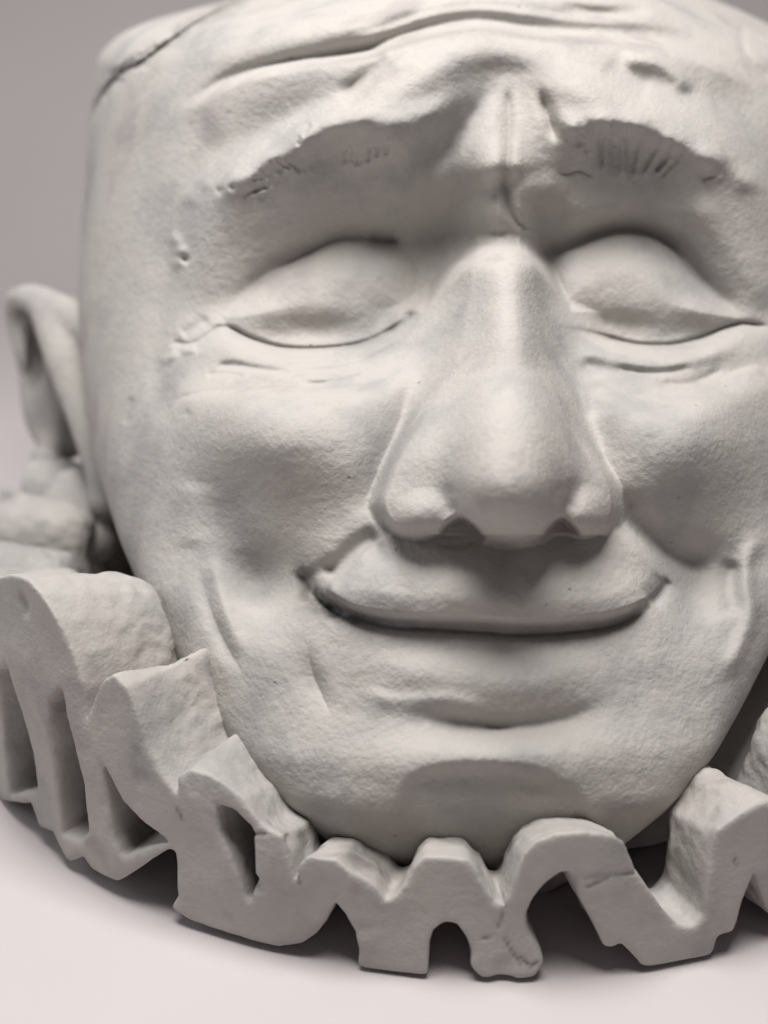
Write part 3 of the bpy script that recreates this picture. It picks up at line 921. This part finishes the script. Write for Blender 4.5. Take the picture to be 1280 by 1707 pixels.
def dist2(path, closed=True, smooth=True):
    Q = np.array(list(path) + ([path[0]] if closed else []), float)
    Q = catmull(Q, 9.0) if smooth else Q
    best = np.full(GS_.shape, 1e9); ins = np.zeros(GS_.shape, bool)
    for p, q in zip(Q[:-1], Q[1:]):
        d = q - p
        i0, i1 = np.searchsorted(gs, [min(p[0], q[0]) - 150, max(p[0], q[0]) + 150])
        X, Y = GS_[i0:i1], GZ_[i0:i1]
        t = np.clip(((X - p[0]) * d[0] + (Y - p[1]) * d[1]) / (d @ d + 1e-12), 0, 1)
        best[i0:i1] = np.minimum(best[i0:i1], np.sqrt((X - p[0] - t * d[0]) ** 2 + (Y - p[1] - t * d[1]) ** 2))
        if closed:
            c = ((p[0] > GS_) != (q[0] > GS_))
            ins ^= c & (GZ_ < (q[1] - p[1]) * (GS_ - p[0]) / (q[0] - p[0] + 1e-12) + p[1])
    return np.where(ins, -best, best) if closed else best


f2 = dist2(FRONT, smooth=False)
f2 = np.maximum(f2, -dist2(HOLE, smooth=False))


def ribbon(path, t):
    return dist2(path, closed=False) - t


def plaits(sgn, s0, s1, ztop, mean=72):
    """centre line of the folds outside the front: up one side, over, down the other"""
    p, s, k = [], s0, 0
    while s < s1:
        wd = mean * rng.uniform(.88, 1.12); top = ztop(s) - rng.uniform(30, 55); lo = rng.uniform(36, 48)
        p += [(sgn * s, lo), (sgn * (s + wd * .42), lo + 22), (sgn * (s + wd * .50), top * .55), (sgn * (s + wd * .60), top - 18),
              (sgn * (s + wd), top), (sgn * (s + wd * 1.42), top - 26), (sgn * (s + wd * 1.52), top * .5), (sgn * (s + wd * 1.62), lo + 20)]
        s += 2 * wd
    p.append((sgn * s, 40))
    return p


SIDE = rim([(300, 1425), (300, 1340), (268, 1300), (238, 1252), (218, 1190), (202, 1150), (178, 1122), (159, 1134), (147, 1166), (138, 1200), (130, 1145), (112, 1088), (88, 1032),
            (62, 988), (38, 962), (12, 955), (-20, 962), (-45, 985), (-62, 1040), (-70, 1280), (-30, 1318), (0, 1338), (42, 1342), (56, 1383), (82, 1394), (110, 1438), (134, 1430),
            (148, 1452), (190, 1474), (232, 1452), (276, 1428)])
POCKETS = [rim(p) for p in ([(166, 1268), (200, 1338), (240, 1382), (272, 1410), (266, 1408), (234, 1420), (200, 1430), (186, 1400), (174, 1330)],
                            [(84, 1172), (98, 1150), (120, 1230), (138, 1310), (144, 1388), (130, 1406), (100, 1394), (92, 1300)],
                            [(-6, 1115), (12, 1105), (33, 1180), (48, 1260), (52, 1322), (12, 1326), (-2, 1250)])]
LEFT = [(-915, 300), (-960, 285), (-985, 240), (-992, 140), (-1000, 60)]
LEFT += [(x, y) for x, y in plaits(-1, 1050, 2440, lambda s: 285 - .02 * (s - 1050), 108)]
RIGHT = [(318, 172), (345, 120), (372, 60), (398, 38), (428, 58), (440, 140), (452, 200), (480, 235), (508, 205), (520, 140), (532, 56)]
RIGHT += [(x, y) for x, y in plaits(1, 562, 2440, lambda s: min(300 + .4 * max(s - 500, 0), 380))]
side = dist2(SIDE, smooth=False)
for p in POCKETS:
    side = np.maximum(side, -dist2(p, smooth=False))
f2 = np.minimum(f2, side)
f2 = np.minimum(f2, ribbon(LEFT, 34.0))
f2 = np.minimum(f2, ribbon(RIGHT, 30.0))
f2 = f2 + .7 * smooth_noise(f2.shape, 6, 21, 2, .5)
shp = (sN, len(gz), len(gr))
# the sheet is sampled at a height that shrinks towards the neck: the folds rise outwards
ks = np.interp(gs, [-700, -480, -380, -250, 250, 300, 400], [.25, .3, .45, 1.0, 1.0, .4, .3])
dz = np.interp(gs, [-500, -450, -420, -340, 230, 260], [0, 55, 50, 0, 0, 0])
inn = np.clip(RIM - gr, 0, 400)[None, None, :]
zi = ((gz[None, :, None] - dz[:, None, None] * inn / 135) * (1 + ks[:, None, None] * inn / 300) - gz[0]) / ss
zi = np.clip(zi, 0, len(gz) - 1.001)
z0 = zi.astype(np.int32); zf = (zi - z0).astype(np.float32)
si = np.arange(sN)[:, None, None]
F3 = (f2[si, z0] * (1 - zf) + f2[si, z0 + 1] * zf).astype(np.float32)
F3 /= 1.15
rout = RIM + 4 * smooth_noise((sN, len(gz)), 18, 31, 2, .5) - 1
rr = gr[None, None, :] - rout[:, :, None]
F3 = smax(F3, rr, 4.0)
rin = np.interp(gs, [-420, -340, 260, 340], [640, 692, 692, 650])
rin = rin + 5 * smooth_noise((sN, 3), 8, 33, 2, .6)[:, 1]
F3 = smax(F3, (rin[:, None] - gr[None])[:, None, :] + 0 * F3, 34.0)
F3 = smax(F3, np.broadcast_to((3.0 - gz)[None, :, None], F3.shape), 9.0)
F3 = np.concatenate([F3, F3[:1]], 0)
RV, RQ = skin(F3)
RV = relax(RV, RQ, 1, .5)
sv = gs[0] + RV[:, 0] * sstep; zv = gz[0] + RV[:, 1] * ss; rv = gr[0] + RV[:, 2] * ss
th = sv / RIM
RW = np.stack([rv * np.sin(th), -rv * np.cos(th), zv], -1)
RQ = orient(RW - np.array([0, 0, 100.]), RQ)
nrm = vertex_normals(RW, RQ)
rough = 1 + 1.6 * np.clip((800 - rv) / 100, 0, 1)
lumps = 1.6 * noise3(RW, 60, 41) + rough * (.4 * noise3(RW, 20, 42) + .3 * noise3(RW, 9, 43))
chips = -5 * np.clip(noise3(RW, 30, 44) - 1.5, 0, 1)
face = np.clip((rv - 800) / 18, 0, 1)
RW = RW + nrm * ((lumps * (1 - .65 * face) + chips))[:, None]
RW = relax(RW, RQ, 1, .25)
# cracks and rubbed-in dirt
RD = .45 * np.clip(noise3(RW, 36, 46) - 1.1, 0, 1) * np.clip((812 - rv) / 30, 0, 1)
for line in ([(831, 1548), (838, 1532), (841, 1516)], [(842, 1570), (852, 1588), (870, 1612)], [(805, 1568), (816, 1566)], [(975, 1462), (1020, 1458), (1062, 1456), (1078, 1470)],
             [(1226, 1434), (1229, 1446)], [(498, 1474), (490, 1448), (487, 1425)], [(300, 1372), (292, 1352)],
             [(412, 1400), (424, 1392), (440, 1392)], [(980, 1478), (1010, 1466)], [(868, 1600), (884, 1612), (896, 1606)]):
    pl = np.array(rim(line))
    best = np.full(len(sv), 1e9)
    for p, q in zip(pl[:-1], pl[1:]):
        d = q - p
        t_ = np.clip(((sv - p[0]) * d[0] + (zv - p[1]) * d[1]) / (d @ d), 0, 1)
        best = np.minimum(best, np.hypot(sv - p[0] - t_ * d[0], zv - p[1] - t_ * d[1]))
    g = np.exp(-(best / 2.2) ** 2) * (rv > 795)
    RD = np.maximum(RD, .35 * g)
    RW = RW - nrm * (2.6 * g)[:, None]
RW[:, 2] = np.maximum(RW[:, 2], 2.0)
fs = sv[RQ].mean(1); fr = rv[RQ].mean(1)
cuts = [-2440, -2290, -2140, -1990, -1840, -1690, -1540, -1390, -1240, -1110, -990, -812, -590, -412, -205, -40, 195, 400, 546, 690, 840, 990, 1140, 1290, 1440, 1590, 1740, 1890, 2040, 2190, 2340]
rid = np.searchsorted(cuts, fs) + 1
bt = np.linspace(-math.pi, math.pi, 361)[:-1]
ring = [(480, 2), (480, 100), (560, 95), (625, 70), (640, 40), (600, 2)]
BV = np.array([(rad_ * math.sin(q), -rad_ * math.cos(q), z_) for q in bt for rad_, z_ in ring])
BV = BV + 3.0 * noise3(BV, 40, 45)[:, None] * np.array([.5, .5, 1.0])
BQ = np.array([[k * 6 + c, k * 6 + c + 1, ((k + 1) % 360) * 6 + c + 1, ((k + 1) % 360) * 6 + c] for k in range(360) for c in range(5)])
band = link_mesh("ruff_collar", BV * S, orient(BV - np.array([0, 0, 30.]), BQ), M_RUFF, bust)
split_mesh(RW * S, RQ, rid, dict([(k, ("pleat", band)) for k in range(1, len(cuts) + 2)]), M_RUFF, RD)

# ------------------------------------------------------------------ table and backdrop: one sheet of paper that curves up behind
prof = [(-6000, 0), (-3000, 0), (-1500, 0), (-800, 0), (0, 0), (900, 0), (2300, 0)]
rad, y0 = 1000.0, 2500.0
prof += [(y0 + rad * math.sin(t), rad - rad * math.cos(t)) for t in np.linspace(0, math.pi / 2, 24)]
prof += [(y0 + rad, z) for z in (1500, 2500, 4500)]
xs = np.linspace(-6000, 6000, 25)
PV = np.array([(x, y, z) for (y, z) in prof for x in xs]) * S
n = len(xs)
PF = np.array([[r * n + c, r * n + c + 1, (r + 1) * n + c + 1, (r + 1) * n + c] for r in range(len(prof) - 1) for c in range(n - 1)])
sheet = link_mesh("backdrop", PV, PF, M_PAPER)
sheet["kind"] = "structure"
sheet["label"] = "pale pinkish grey paper backdrop curving up behind the bust"
